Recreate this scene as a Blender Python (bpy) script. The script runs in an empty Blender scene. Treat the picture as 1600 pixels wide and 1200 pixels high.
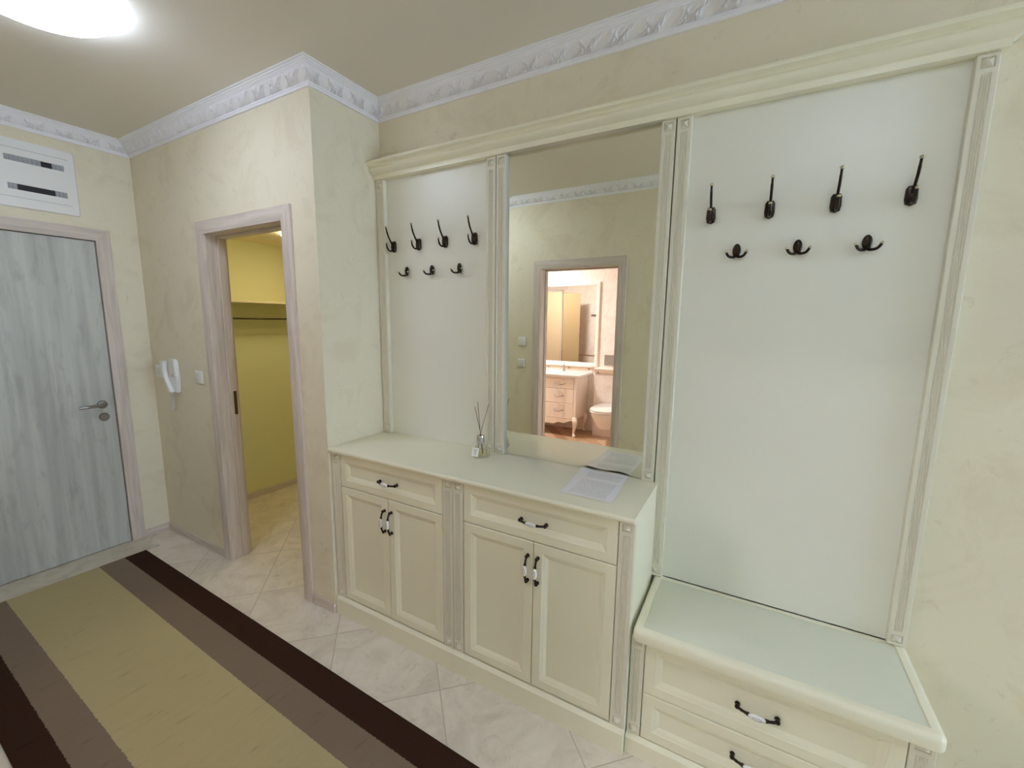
import bpy, bmesh, math, random
from mathutils import Vector, Matrix
random.seed(4)
PI = math.pi
S = bpy.context.scene
C = S.collection

# ------------------------------------------------------------------ camera
CAM = Vector((1.7812, -1.7251, 1.5163)); YAW = 0.5120; PITCH = -0.1455; ROLL = 0.0120; FPX = 665.13
f = Vector((-math.sin(YAW)*math.cos(PITCH), math.cos(YAW)*math.cos(PITCH), math.sin(PITCH)))
r = Vector((math.cos(YAW), math.sin(YAW), 0)); u = r.cross(f)
r2 = math.cos(ROLL)*r + math.sin(ROLL)*u; u2 = -math.sin(ROLL)*r + math.cos(ROLL)*u
cd = bpy.data.cameras.new('camera'); cam = bpy.data.objects.new('camera', cd); C.objects.link(cam)
M = Matrix((r2, u2, -f)).transposed().to_4x4(); M.translation = CAM
cam.matrix_world = M
cd.sensor_width = 36; cd.lens = FPX/1600*36; cd.clip_start = .02; cd.clip_end = 50
S.camera = cam
# ------------------------------------------------------------------ world, exposure
w = bpy.data.worlds.new('world'); S.world = w; w.use_nodes = True
w.node_tree.nodes['Background'].inputs[0].default_value = (.56, .75, 1, 1)
w.node_tree.nodes['Background'].inputs[1].default_value = 18.0  # strong blue daylight, added as fill through the unseen end window
S.view_settings.view_transform = 'Standard'; S.view_settings.look = 'None'
S.view_settings.exposure = 0.30; S.view_settings.gamma = 1; S.view_settings.use_curve_mapping = False
S.cycles.max_bounces = 10; S.cycles.diffuse_bounces = 6; S.cycles.glossy_bounces = 6; S.cycles.transmission_bounces = 8
S.cycles.use_denoising = True; S.cycles.caustics_reflective = False; S.cycles.caustics_refractive = False
S.cycles.sample_clamp_indirect = 6
LAMP_HALL = 15.5; LAMP_NEAR = 11.5; LAMP_CLOSET = 12.5; LAMP_BATH = 240.0; FILL_LIVING = 3.0

# ------------------------------------------------------------------ dimensions
H = 2.6; L = 1.80; D = .40; W = 1.80
CH = .891

# ------------------------------------------------------------------ materials
def lin(c):
    return tuple(((v/255)/12.92 if v/255 <= .04045 else ((v/255+.055)/1.055)**2.4) for v in c)+(1,)
def base(name, col, rough=.5, metal=0, spec=.5, **k):
    m = bpy.data.materials.new(name); m.use_nodes = True
    b = m.node_tree.nodes['Principled BSDF']
    b.inputs['Base Color'].default_value = lin(col); b.inputs['Roughness'].default_value = rough
    b.inputs['Metallic'].default_value = metal; b.inputs['Specular IOR Level'].default_value = spec
    for a, v in k.items(): b.inputs[a.replace('_', ' ')].default_value = v
    return m
def nt(m):
    return m.node_tree.nodes, m.node_tree.links, m.node_tree.nodes['Principled BSDF']
def coords(m, scale=(1, 1, 1), rot=(0, 0, 0)):
    n, l, b = nt(m)
    t = n.new('ShaderNodeTexCoord'); mp = n.new('ShaderNodeMapping')
    mp.inputs['Scale'].default_value = scale; mp.inputs['Rotation'].default_value = rot
    l.new(t.outputs['Object'], mp.inputs[0]); return mp.outputs[0]
def ramp(m, src, stops):
    n, l, b = nt(m); r_ = n.new('ShaderNodeValToRGB'); cr = r_.color_ramp
    while len(cr.elements) < len(stops): cr.elements.new(.5)
    for e, (p, c) in zip(cr.elements, stops): e.position = p; e.color = lin(c)
    l.new(src, r_.inputs[0]); return r_.outputs[0]
def noise(m, vec, scale, detail=4, rough=.6, dist=0):
    n, l, b = nt(m); t = n.new('ShaderNodeTexNoise')
    t.inputs['Scale'].default_value = scale; t.inputs['Detail'].default_value = detail
    t.inputs['Roughness'].default_value = rough; t.inputs['Distortion'].default_value = dist
    l.new(vec, t.inputs['Vector']); return t.outputs[0]
def mix(m, fac, a, b_, mode='MIX'):
    n, l, b = nt(m); x = n.new('ShaderNodeMix'); x.data_type = 'RGBA'; x.blend_type = mode
    for i, v in ((0, fac), (6, a), (7, b_)):
        if hasattr(v, 'is_linked'): l.new(v, x.inputs[i])
        else: x.inputs[i].default_value = v
    return x.outputs[2]
def math_(m, op, a, b_=0.0, c_=None):
    n, l, b = nt(m); x = n.new('ShaderNodeMath'); x.operation = op
    for i, v in ((0, a), (1, b_), (2, c_)):
        if v is None: continue
        if hasattr(v, 'is_linked'): l.new(v, x.inputs[i])
        else: x.inputs[i].default_value = v
    return x.outputs[0]
def bump(m, h, strength=.2, dist=.01):
    n, l, b = nt(m); x = n.new('ShaderNodeBump'); x.inputs['Strength'].default_value = strength
    x.inputs['Distance'].default_value = dist
    l.new(h, x.inputs['Height']); l.new(x.outputs[0], b.inputs['Normal'])
def setcol(m, c): n, l, b = nt(m); l.new(c, b.inputs['Base Color'])

def wallpaper(name, a, b_, c_):
    m = base(name, a, .55, spec=.3)
    v = coords(m)
    n1 = noise(m, v, 3.5, 6, .62, 1.2)
    col = ramp(m, n1, [(.32, b_), (.5, a), (.72, a)])
    n2 = noise(m, v, 11, 8, .7, 2.0)
    st = ramp(m, n2, [(.0, (0, 0, 0)), (.60, (0, 0, 0)), (.72, (255, 255, 255))])
    f_ = math_(m, 'MULTIPLY', st, .55)
    setcol(m, mix(m, f_, col, lin(c_)))
    bump(m, noise(m, v, 60, 4, .7), .12, .002)
    return m
M_WALL = wallpaper('wallpaper', (232, 223, 200), (223, 212, 187), (200, 188, 166))
M_CEIL = base('ceiling_paint', (232, 226, 214), .7, spec=.2)
M_CLOSET = base('closet_paint', (226, 223, 174), .7, spec=.2)
M_WHITE = base('crown_plaster', (246, 246, 252), .5, spec=.3)
M_CREAM = base('cream_lacquer', (240, 235, 212), .30, spec=.5)
M_CREAM2 = base('cream_satin_panel', (236, 235, 224), .33, spec=.5)
M_PATIN = base('cream_fluting', (226, 221, 204), .4, spec=.4)
M_CUSH = base('cream_upholstery', (218, 218, 200), .38, spec=.5)
bump(M_CUSH, noise(M_CUSH, coords(M_CUSH), 300, 3), .08, .001)
M_PLASTIC = base('white_plastic', (238, 238, 236), .35)
M_BREAK = base('breaker_grey', (165, 167, 172), .4)
M_BLACK = base('black_gap', (22, 22, 26), .6)
M_BRONZE = base('dark_bronze', (52, 42, 34), .28, metal=.85)
M_TIP = base('worn_brass_tip', (196, 186, 160), .2, metal=1)
M_PORC = base('porcelain', (246, 244, 244), .12)
M_CHROME = base('chrome', (205, 205, 208), .12, metal=1)
M_STEEL = base('brushed_steel', (150, 146, 142), .28, metal=1)
M_MIRROR = base('mirror_silver', (240, 240, 226), 0.0, metal=1)
M_ROD = base('dark_rod', (90, 78, 60), .4, metal=.6)

def wood(name, a, b_, axis, sc=1.0, rough=.45):
    m = base(name, a, rough, spec=.35)
    s = [14*sc]*3; s['xyz'.index(axis)] = .9*sc
    v = coords(m, tuple(s))
    n1 = noise(m, v, 3.0, 6, .6, .6)
    c1 = ramp(m, n1, [(.35, b_), (.6, a)])
    s2 = [90*sc]*3; s2['xyz'.index(axis)] = 2*sc
    n2 = noise(m, coords(m, tuple(s2)), 2, 4, .6)
    f_ = math_(m, 'MULTIPLY', ramp(m, n2, [(.5, (0, 0, 0)), (.7, (255, 255, 255))]), .35)
    setcol(m, mix(m, f_, c1, lin(b_)))
    bump(m, n2, .08, .001)
    return m
M_FRAME_V = wood('ash_frame_vertical', (219, 206, 196), (198, 185, 175), 'z')
M_FRAME_X = wood('ash_frame_horizontal', (219, 206, 196), (198, 185, 175), 'x')
M_FRAME_Y = wood('ash_frame_cross', (219, 206, 196), (198, 185, 175), 'y')
M_FRAME_X2 = M_FRAME_X

# entrance door: grey laminate, soft vertical planks
M_LEAF = base('grey_door_laminate', (166, 170, 168), .38, spec=.4)
v = coords(M_LEAF, (1, 16, .7)); n1 = noise(M_LEAF, v, 1.3, 3, .5, .2)
n2 = noise(M_LEAF, coords(M_LEAF, (1, 9, 2.2)), 2.6, 5, .65, .4)
c1 = ramp(M_LEAF, n1, [(.35, (176, 177, 172)), (.65, (200, 201, 194))])
f_ = math_(M_LEAF, 'MULTIPLY', ramp(M_LEAF, n2, [(.52, (0, 0, 0)), (.7, (255, 255, 255))]), .55)
setcol(M_LEAF, mix(M_LEAF, f_, c1, lin((158, 158, 151))))

# floor tiles: 45 cm marble-look tiles laid diagonally
def marble_tiles(name, size, u0, v0, ang, a, b_, c_, grout, gw=.0022):
    m = base(name, a, .22, spec=.5)
    n, l, b = nt(m)
    g = n.new('ShaderNodeNewGeometry'); mp = n.new('ShaderNodeMapping')
    mp.vector_type = 'POINT'
    mp.inputs['Rotation'].default_value = (0, 0, -ang)
    l.new(g.outputs['Position'], mp.inputs[0])
    sp = n.new('ShaderNodeSeparateXYZ'); l.new(mp.outputs[0], sp.inputs[0])
    fx = []; idn = []
    for k, o_ in ((0, u0), (1, v0)):
        t = math_(m, 'SUBTRACT', sp.outputs[k], o_); t = math_(m, 'DIVIDE', t, size)
        fr = math_(m, 'FRACT', t); idn.append(math_(m, 'FLOOR', t))
        d = math_(m, 'MINIMUM', fr, math_(m, 'SUBTRACT', 1.0, fr)); fx.append(d)
    dm = math_(m, 'MINIMUM', fx[0], fx[1])
    gr = math_(m, 'LESS_THAN', dm, gw/size)
    cb = n.new('ShaderNodeCombineXYZ'); l.new(math_(m, 'MULTIPLY', idn[0], 7.3), cb.inputs[0]); l.new(math_(m, 'MULTIPLY', idn[1], 3.1), cb.inputs[1])
    va = n.new('ShaderNodeVectorMath'); va.operation = 'ADD'; l.new(g.outputs['Position'], va.inputs[0]); l.new(cb.outputs[0], va.inputs[1])
    n1 = noise(m, va.outputs[0], 4.5, 8, .65, 1.6)
    c1 = ramp(m, n1, [(.3, b_), (.52, a), (.75, tuple(min(255, x+10) for x in a))])
    n2 = noise(m, va.outputs[0], 9, 8, .7, 2.5)
    ff = math_(m, 'MULTIPLY', ramp(m, n2, [(.56, (0, 0, 0)), (.7, (255, 255, 255))]), .5)
    c2 = mix(m, ff, c1, lin(c_))
    setcol(m, mix(m, gr, c2, lin(grout)))
    h = math_(m, 'SUBTRACT', 1.0, gr); bump(m, h, .5, .001)
    return m
M_FLOOR = marble_tiles('marble_floor_tile', .45, .188, .003, PI/4, (224, 213, 198), (208, 196, 180), (190, 176, 156), (190, 180, 165))
M_THRESH = base('threshold_marble', (208, 199, 182), .3)
setcol(M_THRESH, ramp(M_THRESH, noise(M_THRESH, coords(M_THRESH), 6, 8, .6, 1.5), [(.35, (192, 182, 164)), (.6, (212, 203, 187))]))

# ------------------------------------------------------------------ mesh helpers
def nb(): return bmesh.new()
def box(bm, x0, x1, y0, y1, z0, z1, bev=0, seg=2, mi=0):
    b2 = bmesh.new()
    vs = [b2.verts.new((x, y, z)) for x in (x0, x1) for y in (y0, y1) for z in (z0, z1)]
    for q in ((0, 1, 3, 2), (4, 6, 7, 5), (0, 4, 5, 1), (2, 3, 7, 6), (0, 2, 6, 4), (1, 5, 7, 3)):
        b2.faces.new([vs[i] for i in q])
    if bev:
        bmesh.ops.bevel(b2, geom=b2.edges[:], offset=bev, segments=seg, affect='EDGES', profile=.5)
    merge(bm, b2, mi=mi)
def merge(bm, b2, mat=None, mi=None):
    mp = {}
    for v_ in b2.verts:
        co = v_.co if mat is None else mat @ v_.co
        mp[v_] = bm.verts.new(co)
    for fc in b2.faces:
        try: nf = bm.faces.new([mp[v_] for v_ in fc.verts])
        except ValueError: continue
        nf.material_index = fc.material_index if mi is None else mi; nf.smooth = fc.smooth
    b2.free()
def tube(bm, pts, rad, n=10, mi=0, cap=True, flat=None):
    pts = [Vector(p) for p in pts]; rings = []
    rads = rad if isinstance(rad, (list, tuple)) else [rad]*len(pts)
    prev = None
    for i, p in enumerate(pts):
        t = (pts[min(i+1, len(pts)-1)]-pts[max(i-1, 0)]).normalized()
        if prev is None:
            a = Vector((0, 0, 1)) if abs(t.z) < .9 else Vector((1, 0, 0))
            s = t.cross(a).normalized()
        else:
            s = (prev - t*prev.dot(t)).normalized()
        prev = s; q = t.cross(s)
        rings.append([bm.verts.new(p + rads[i]*(math.cos(2*PI*k/n)*s + math.sin(2*PI*k/n)*q)) for k in range(n)])
    for a, b_ in zip(rings, rings[1:]):
        for k in range(n):
            fc = bm.faces.new((a[k], a[(k+1) % n], b_[(k+1) % n], b_[k])); fc.smooth = True; fc.material_index = mi
    if cap:
        for rr, fl in ((rings[0], True), (rings[-1], False)):
            fc = bm.faces.new(rr if not fl else rr[::-1]); fc.material_index = mi
def smoothpath(pts, k=6):
    P = [Vector(p) for p in pts]; P = [P[0]]+P+[P[-1]]; out = []
    for i in range(1, len(P)-2):
        for j in range(k):
            t = j/k; a, b_, c_, d_ = P[i-1:i+3]
            out.append(.5*((2*b_)+(-a+c_)*t+(2*a-5*b_+4*c_-d_)*t*t+(-a+3*b_-3*c_+d_)*t**3))
    out.append(P[-2]); return out
def lathe(bm, prof, n=24, axis='z', at=(0, 0, 0), mi=0, sy=1.0):
    rings = []
    for (rr, h) in prof:
        ring = []
        for k in range(n):
            a = 2*PI*k/n; x = rr*math.cos(a); y = rr*math.sin(a)*sy
            p = {'z': (x, y, h), 'y': (x, h, y), 'x': (h, x, y)}[axis]
            ring.append(bm.verts.new((p[0]+at[0], p[1]+at[1], p[2]+at[2])))
        rings.append(ring)
    for a, b_ in zip(rings, rings[1:]):
        for k in range(n):
            fc = bm.faces.new((a[k], a[(k+1) % n], b_[(k+1) % n], b_[k])); fc.smooth = True; fc.material_index = mi
    for rr in (rings[0], rings[-1]):
        fc = bm.faces.new(rr); fc.material_index = mi
def ball(bm, at, r3, mi=0, n=14):
    if not isinstance(r3, (list, tuple)): r3 = (r3,)*3
    prof = [(max(1e-5, math.sin(PI*i/n)), -math.cos(PI*i/n)) for i in range(n+1)]
    b2 = bmesh.new(); lathe(b2, prof, n=n+4)
    merge(bm, b2, Matrix.Translation(at) @ Matrix.Diagonal((*r3, 1)), mi=mi)
def extrude_profile(bm, prof, x0, x1, axis='x', mi=0, closed=True, ends=None, smooth=False):
    """prof: (a,b) list. axis x: a=y,b=z. axis y: a=x,b=z. axis z: a=x,b=y"""
    def P(t, a, b_): return {'x': (t, a, b_), 'y': (a, t, b_), 'z': (a, b_, t)}[axis]
    e = ends or (lambda a, b_: (x0, x1))
    A = [bm.verts.new(P(e(a, b_)[0], a, b_)) for a, b_ in prof]; B = [bm.verts.new(P(e(a, b_)[1], a, b_)) for a, b_ in prof]
    n = len(prof)
    for i in range(n if closed else n-1):
        fc = bm.faces.new((A[i], A[(i+1) % n], B[(i+1) % n], B[i])); fc.material_index = mi; fc.smooth = smooth
    if closed:
        bm.faces.new(A[::-1]).material_index = mi; bm.faces.new(B).material_index = mi
def rings_front(bm, loops, mi=0, capf=True, capb=True):
    R = [[bm.verts.new(p) for p in lp] for lp in loops]; n = len(R[0])
    for a, b_ in zip(R, R[1:]):
        for k in range(n): bm.faces.new((a[k], a[(k+1) % n], b_[(k+1) % n], b_[k])).material_index = mi
    if capb: bm.faces.new(R[0][::-1]).material_index = mi
    if capf: bm.faces.new(R[-1]).material_index = mi
def shaker(bm, x0, x1, z0, z1, yf, th=.018, fr=.036, bw=.021, dp=.0115):
    def rc(i, y): return [(x0+i, y, z0+i), (x1-i, y, z0+i), (x1-i, y, z1-i), (x0+i, y, z1-i)]
    rings_front(bm, [rc(0, yf+th), rc(0, yf+.003), rc(.003, yf), rc(fr, yf), rc(fr+.002, yf+.002), rc(fr+bw*.5, yf+dp*.45), rc(fr+bw, yf+dp), rc(fr+bw+.004, yf+dp)])
def pilaster(bm, x0, x1, z0, z1, yb, yf, blk=None, n=4, top=True, bot=True, dep=.003):
    wd = x1-x0; blk = blk or wd*.95
    za = z0+(blk if bot else 0); zb = z1-(blk if top else 0)
    dps = .012
    # slab behind the carved face
    def rc(i, y): return [(x0+i, y, z0+i), (x1-i, y, z0+i), (x1-i, y, z1-i), (x0+i, y, z1-i)]
    rings_front(bm, [rc(0, yb), rc(0, yf+.0015), rc(.0015, yf)], capf=False)
    x0 += .0015; x1 -= .0015; z0 += .0015; z1 -= .0015; wd = x1-x0
    mg = wd*.24; xs = [(x0, 0)]; fw = (wd-2*mg)/n
    for k in range(n):
        a = x0+mg+k*fw
        xs += [(a, 0), (a+fw*.18, .7), (a+fw*.42, 1), (a+fw*.66, .7), (a+fw*.84, 0)]
    xs.append((x1, 0))
    rows = [(za, 0), (za+.004, 0), (za+.010, 1), (zb-.010, 1), (zb-.004, 0), (zb, 0)]
    if not bot: rows[0] = (z0, 0)
    if not top: rows[-1] = (z1, 0)
    G = [[bm.verts.new((x, yf+dep*d*k, z)) for x, d in xs] for z, k in rows]
    for a, b_ in zip(G, G[1:]):
        for i in range(len(xs)-1): bm.faces.new((a[i], a[i+1], b_[i+1], b_[i]))
    for on_, q0, q1 in ((bot, z0, za), (top, zb, z1)):
        if not on_: continue
        i = wd*.17
        def rr(k, y): return [(x0+k, y, q0+k), (x1-k, y, q0+k), (x1-k, y, q1-k), (x0+k, y, q1-k)]
        cx, cz = (x0+x1)/2, (q0+q1)/2
        lp = [rr(0, yf), rr(i, yf), rr(i+.001, yf+.004), rr(i+.0015, yf+.004)]
        R = [[bm.verts.new(p) for p in q] for q in lp]
        for a, b_ in zip(R, R[1:]):
            for k in range(4): bm.faces.new((a[k], a[(k+1) % 4], b_[(k+1) % 4], b_[k]))
        ap = bm.verts.new((cx, yf-.010, cz))
        for k in range(4): bm.faces.new((R[-1][k], R[-1][(k+1) % 4], ap))
def prism_y(bm, outline, y0, y1, bev=0):
    """outline in (x,z)"""
    rings_front(bm, [[(x, y1, z) for x, z in outline], [(x, y0, z) for x, z in outline]])

def obj(name, bm, mats, parent=None, smooth=None, fixn=True):
    if fixn: bmesh.ops.recalc_face_normals(bm, faces=bm.faces)
    if parent is not None:
        off = root_loc(parent)
        if off.length: bmesh.ops.translate(bm, verts=bm.verts, vec=-off)
    me = bpy.data.meshes.new(name); bm.to_mesh(me); bm.free()
    for m_ in (mats if isinstance(mats, (list, tuple)) else [mats]): me.materials.append(m_)
    o = bpy.data.objects.new(name, me); C.objects.link(o)
    if parent is not None: o.parent = parent
    if smooth is not None:
        for p in me.polygons: p.use_smooth = True
        try: me.set_sharp_from_angle(angle=math.radians(smooth))
        except Exception: pass
    return o
def root_loc(o):
    v_ = Vector((0, 0, 0))
    while o is not None: v_ += o.location; o = o.parent
    return v_
def thing(name, label, cat, loc=(0, 0, 0), group=None):
    o = bpy.data.objects.new(name, None); C.objects.link(o); o.location = loc; o.empty_display_size = .05
    o['label'] = label; o['category'] = cat
    if group: o['group'] = group
    return o
def tag(o, label, cat, group=None):
    o['label'] = label; o['category'] = cat
    if group: o['group'] = group
    return o
def struct(name, bm, mats, smooth=None, fixn=True):
    o = obj(name, bm, mats, smooth=smooth, fixn=fixn); o['kind'] = 'structure'; return o
def dup(root, loc, label, group=None):
    r_ = root.copy(); C.objects.link(r_); r_.location = loc; r_['label'] = label
    if group: r_['group'] = group
    for ch in list(root.children):
        c = ch.copy(); C.objects.link(c); c.parent = r_
        for g in list(ch.children):
            d_ = g.copy(); C.objects.link(d_); d_.parent = c
    return r_

# ------------------------------------------------------------------ room shell
XR = 6.5; YF = -4.1
bm = nb(); box(bm, -2.0, XR+.1, YF-.1, 1.4, -.1, 0); fl = struct('floor', bm, M_FLOOR)
bm = nb(); box(bm, -1.9, XR+.1, YF-.1, .1, H, H+.1); struct('ceiling', bm, M_CEIL)
# entrance wall with door recess
EY0, EY1 = -1.52, -.6185      # leaf
bm = nb()
box(bm, -L-.12, -L, -1.9, -1.53, 0, H); box(bm, -L-.12, -L, -.61, -.30, 0, H); box(bm, -L-.12, -L, -1.53, -.61, 1.985, H)
struct('wall_left', bm, M_WALL)
# closet wall with opening
OX0, OX1, OZ = -.974, -.247, 1.9825
bm = nb()
box(bm, -L, OX0-.03, -D, -.30, 0, H); box(bm, OX1+.03, 0, -D, -.30, 0, H); box(bm, OX0-.03, OX1+.03, -D, -.30, OZ+.03, H)
box(bm, -.10, 0, -.30, 0, 0, H)
struct('wall_closet_front', bm, M_WALL)
bm = nb(); box(bm, -.1, XR, 0, .1, 0, H); struct('wall_back', bm, M_WALL)
WY0, WY1, WZ0, WZ1 = -1.45, -.25, .85, 2.45
bm = nb(); box(bm, XR, XR+.1, YF, WY0, 0, H); box(bm, XR, XR+.1, WY1, .1, 0, H); box(bm, XR, XR+.1, WY0, WY1, 0, WZ0); box(bm, XR, XR+.1, WY0, WY1, WZ1, H); struct('wall_right', bm, M_WALL)
bm = nb()
for a_, b_ in ((WY0, WY0+.06), (WY1-.06, WY1), ((WY0+WY1)/2-.04, (WY0+WY1)/2+.04)): box(bm, XR+.02, XR+.08, a_, b_, WZ0, WZ1, .004, 1)
for a_, b_ in ((WZ0, WZ0+.06), (WZ1-.06, WZ1)): box(bm, XR+.02, XR+.08, WY0+.06, WY1-.06, a_, b_)
win = struct('fill_window_1', bm, M_PLASTIC)  # unseen window, added to brighten surfaces facing the camera end
# wall opposite the wardrobe, with the bathroom door opening
BX0, BX1, BZ = .1088, .7897, 1.975
bm = nb()
box(bm, -L, BX0-.03, -W-.12, -W, 0, H); box(bm, BX1+.03, 1.30, -W-.12, -W, 0, H); box(bm, BX0-.03, BX1+.03, -W-.12, -W, BZ+.03, H)
box(bm, 1.2, 1.30, YF, -W-.12, 0, H)
struct('wall_front', bm, M_WALL)
bm = nb(); box(bm, 1.3, XR, YF-.1, YF, 0, H); struct('wall_living', bm, M_WALL)

# closet interior
CX0 = -1.83; CYB = 1.25; CZ = 2.13
bm = nb(); box(bm, CX0-.1, CX0, -.29, CYB, 0, CZ); struct('wall_closet_left', bm, M_CLOSET)
bm = nb(); box(bm, CX0, -.1, CYB, CYB+.1, 0, CZ); struct('wall_closet_back', bm, M_CLOSET)
bm = nb(); box(bm, -.12, -.1, -.29, CYB, 0, CZ); struct('wall_closet_right', bm, M_CLOSET)
bm = nb(); box(bm, CX0-.1, -.1, -.295, CYB+.1, CZ, CZ+.05); struct('ceiling_closet', bm, base('closet_ceiling_paint', (236, 224, 190), .7, spec=.2))

# ------------------------------------------------------------------ crown moulding with leaf relief
CP = .079; CC = .0767
prof = [(0, -CC), (.0075, -CC), (.009, -.0735), (.0092, -.067), (.0125, -.0655), (.0125, -.0605), (.0105, -.0590)]
fr0 = (.0105, -.0580); fr1 = (.0500, -.0215); NF = 13
prof_t = [None]*len(prof)
for i in range(NF):
    t = i/(NF-1); x = fr0[0]+(fr1[0]-fr0[0])*t; z = fr0[1]+(fr1[1]-fr0[1])*t
    k = -.004*math.sin(PI*t); prof.append((x+k*(-.68), z+k*(-.73)*-1)); prof_t.append(t)
tail = [(.0505, -.0195), (.0545, -.0185), (.0555, -.0155), (.0600, -.0145), (.0610, -.0110), (.0680, -.0095), (.0695, -.0055), (CP, -.0045), (CP, 0)]
prof += tail; prof_t += [None]*len(tail)
def leaf(s, t):
    ph = s/.062; k = math.floor(ph); q = ph-k
    c_ = .5+.22*math.sin(3*t+.6)*(1 if k % 2 else -1)
    d_ = abs(q-c_)
    body = max(0, 1-(d_/(.40-.18*t))**2)
    ribs = .45+.55*math.cos(2*PI*(d_*5.0+t*2.2))
    win = min(1, t/.12, (1-t)/.12)
    stem = max(0, 1-abs(q-(.15+.7*t))*9)*.5
    return .0125*max(body*ribs, stem)*max(0, win)
def crown(name, path, closed_ends=True):
    """path: list of (x,y); room interior lies to the right of the walking direction"""
    bm = nb(); P = [Vector((a, b_)) for a, b_ in path]; n = len(P); cols = []
    dirs = [(P[i+1]-P[i]).normalized() for i in range(n-1)]
    nrm = [Vector((d_.y, -d_.x)) for d_ in dirs]
    s = 0
    def off_at(i):
        if i == 0: return nrm[0]
        if i == n-1: return nrm[-1]
        a, b_ = nrm[i-1], nrm[i]; return (a+b_)/(1+a.dot(b_))
    for i in range(n-1):
        ln = (P[i+1]-P[i]).length; m_ = max(2, int(ln/.0045)); o0, o1 = off_at(i), off_at(i+1)
        for j in range(m_+1):
            t = j/m_; ring = []
            for (d_, z), ft in zip(prof, prof_t):
                q = (P[i]+o0*d_)*(1-t)+(P[i+1]+o1*d_)*t
                dd, zz = d_, z
                if ft is not None and 0 < j < m_:
                    h = leaf(s+t*ln, ft); q = q+nrm[i]*h*.68; zz -= h*.73
                ring.append(bm.verts.new((q.x, q.y, H+zz)))
            cols.append(ring)
        s += ln
    for a, b_ in zip(cols, cols[1:]):
        for k in range(len(prof)-1):
            if (a[k].co-b_[k].co).length < 1e-7 and (a[k+1].co-b_[k+1].co).length < 1e-7: continue
            bm.faces.new((a[k], b_[k], b_[k+1], a[k+1]))
    bmesh.ops.remove_doubles(bm, verts=bm.verts, dist=1e-6)
    return struct(name, bm, M_WHITE, smooth=40)
crown('trim_1', [(1.30, YF), (1.30, -W), (-L, -W), (-L, -D), (0, -D), (0, 0), (XR, 0)][1:][::1])

# ------------------------------------------------------------------ baseboards
def bboard(name, runs, m_):
    bm = nb()
    for (x0, x1, y0, y1) in runs: box(bm, x0, x1, y0, y1, 0, .05, .002, 1)
    struct(name, bm, m_)
bboard('baseboard_left', [(-L, -L+.012, -.548, -D-.0)], M_FRAME_Y)
bboard('baseboard_closet', [(-L+.012, -1.046, -D-.012, -D), (-.168, .0, -D-.012, -D)], M_FRAME_X)
bboard('baseboard_front', [(-L, .036, -W, -W+.012), (.862, 1.30, -W, -W+.012)], M_FRAME_X)
bboard('baseboard_closet_left', [(CX0, CX0+.012, -.28, CYB)], M_FRAME_Y)
bboard('baseboard_back', [(2.40, XR, -.012, 0)], M_FRAME_X)

# ------------------------------------------------------------------ door frames
def casing_prof(w_, th=.016):
    """across the width a (0=inner edge), out b: softly rounded architrave"""
    pts = [(0, 0)]
    for k in range(9):
        t = k/8; pts.append((w_*t, th*(.45+.55*math.sin(PI*min(1, t*.72+.14))**.7)))
    pts.append((w_, 0)); return pts
def casing(bm, axis, a0, a1, z1, wd, face, sgn, z0=0):
    """architrave round an opening a0..a1 (along axis), up to z1. face: wall plane, sgn: outward direction"""
    pr = casing_prof(wd)
    path = [(a0, z0), (a0, z1), (a1, z1), (a1, z0)]; offs = [(-1, 0), (-1, 1), (1, 1), (1, 0)]
    cols = []
    for (a, z), (oa, oz) in zip(path, offs):
        cols.append([bm.verts.new(((a+oa*p, face+sgn*q, z+oz*p) if axis == 'x' else (face+sgn*q, a+oa*p, z+oz*p))) for p, q in pr])
    for i, (A, B) in enumerate(zip(cols, cols[1:])):
        for k in range(len(pr)-1):
            fc = bm.faces.new((A[k], A[k+1], B[k+1], B[k])); fc.material_index = 1 if i == 1 else 0; fc.smooth = True
# door_1: entrance
bm = nb(); box(bm, -L-.045, -L-.004, EY0+.003, EY1-.003, .006, 1.974, .002, 1)
dr = struct('door_1', bm, M_LEAF)
bm = nb(); casing(bm, 'y', EY0, EY1, 1.978, .0705, -L, 1)
box(bm, -L-.10, -L+.0015, EY1, EY1+.008, 0, 1.99); box(bm, -L-.10, -L+.0015, EY0-.008, EY0, 0, 1.99); box(bm, -L-.10, -L+.0015, EY0, EY1, 1.978, 1.986, mi=1)
box(bm, -L-.12, -L-.055, EY0-.005, EY1+.005, 0, 1.98)
o = obj('door_frame', bm, [M_FRAME_V, M_FRAME_Y], dr, smooth=35)
bm = nb(); hy, hz = -.682, .962
lathe(bm, [(.0255, 0), (.0255, .006), (.023, .009), (.011, .010), (.010, .045), (.0001, .046)], 24, 'x', (-L-.004, hy, hz))
tube(bm, smoothpath([(-L+.036, hy+.003, hz), (-L+.042, hy-.02, hz), (-L+.044, hy-.07, hz-.001), (-L+.038, hy-.118, hz-.002)]), [.0095]*9+[.0085]*10, 10)
obj('door_handle', bm, M_STEEL, dr, smooth=40)
bm = nb(); lathe(bm, [(.0255, 0), (.0255, .006), (.023, .010), (.0001, .010)], 24, 'x', (-L-.004, hy+.002, hz-.080))
box(bm, -L+.006, -L+.012, hy-.001, hy+.005, hz-.092, hz-.072, .001, 1)
obj('lock_rosette', bm, M_STEEL, dr, smooth=40)
bm = nb(); box(bm, -L+.001, -L+.2255, -1.66, -.552, 0.0005, .007, .002, 1); struct('trim_2', bm, M_THRESH)
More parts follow.
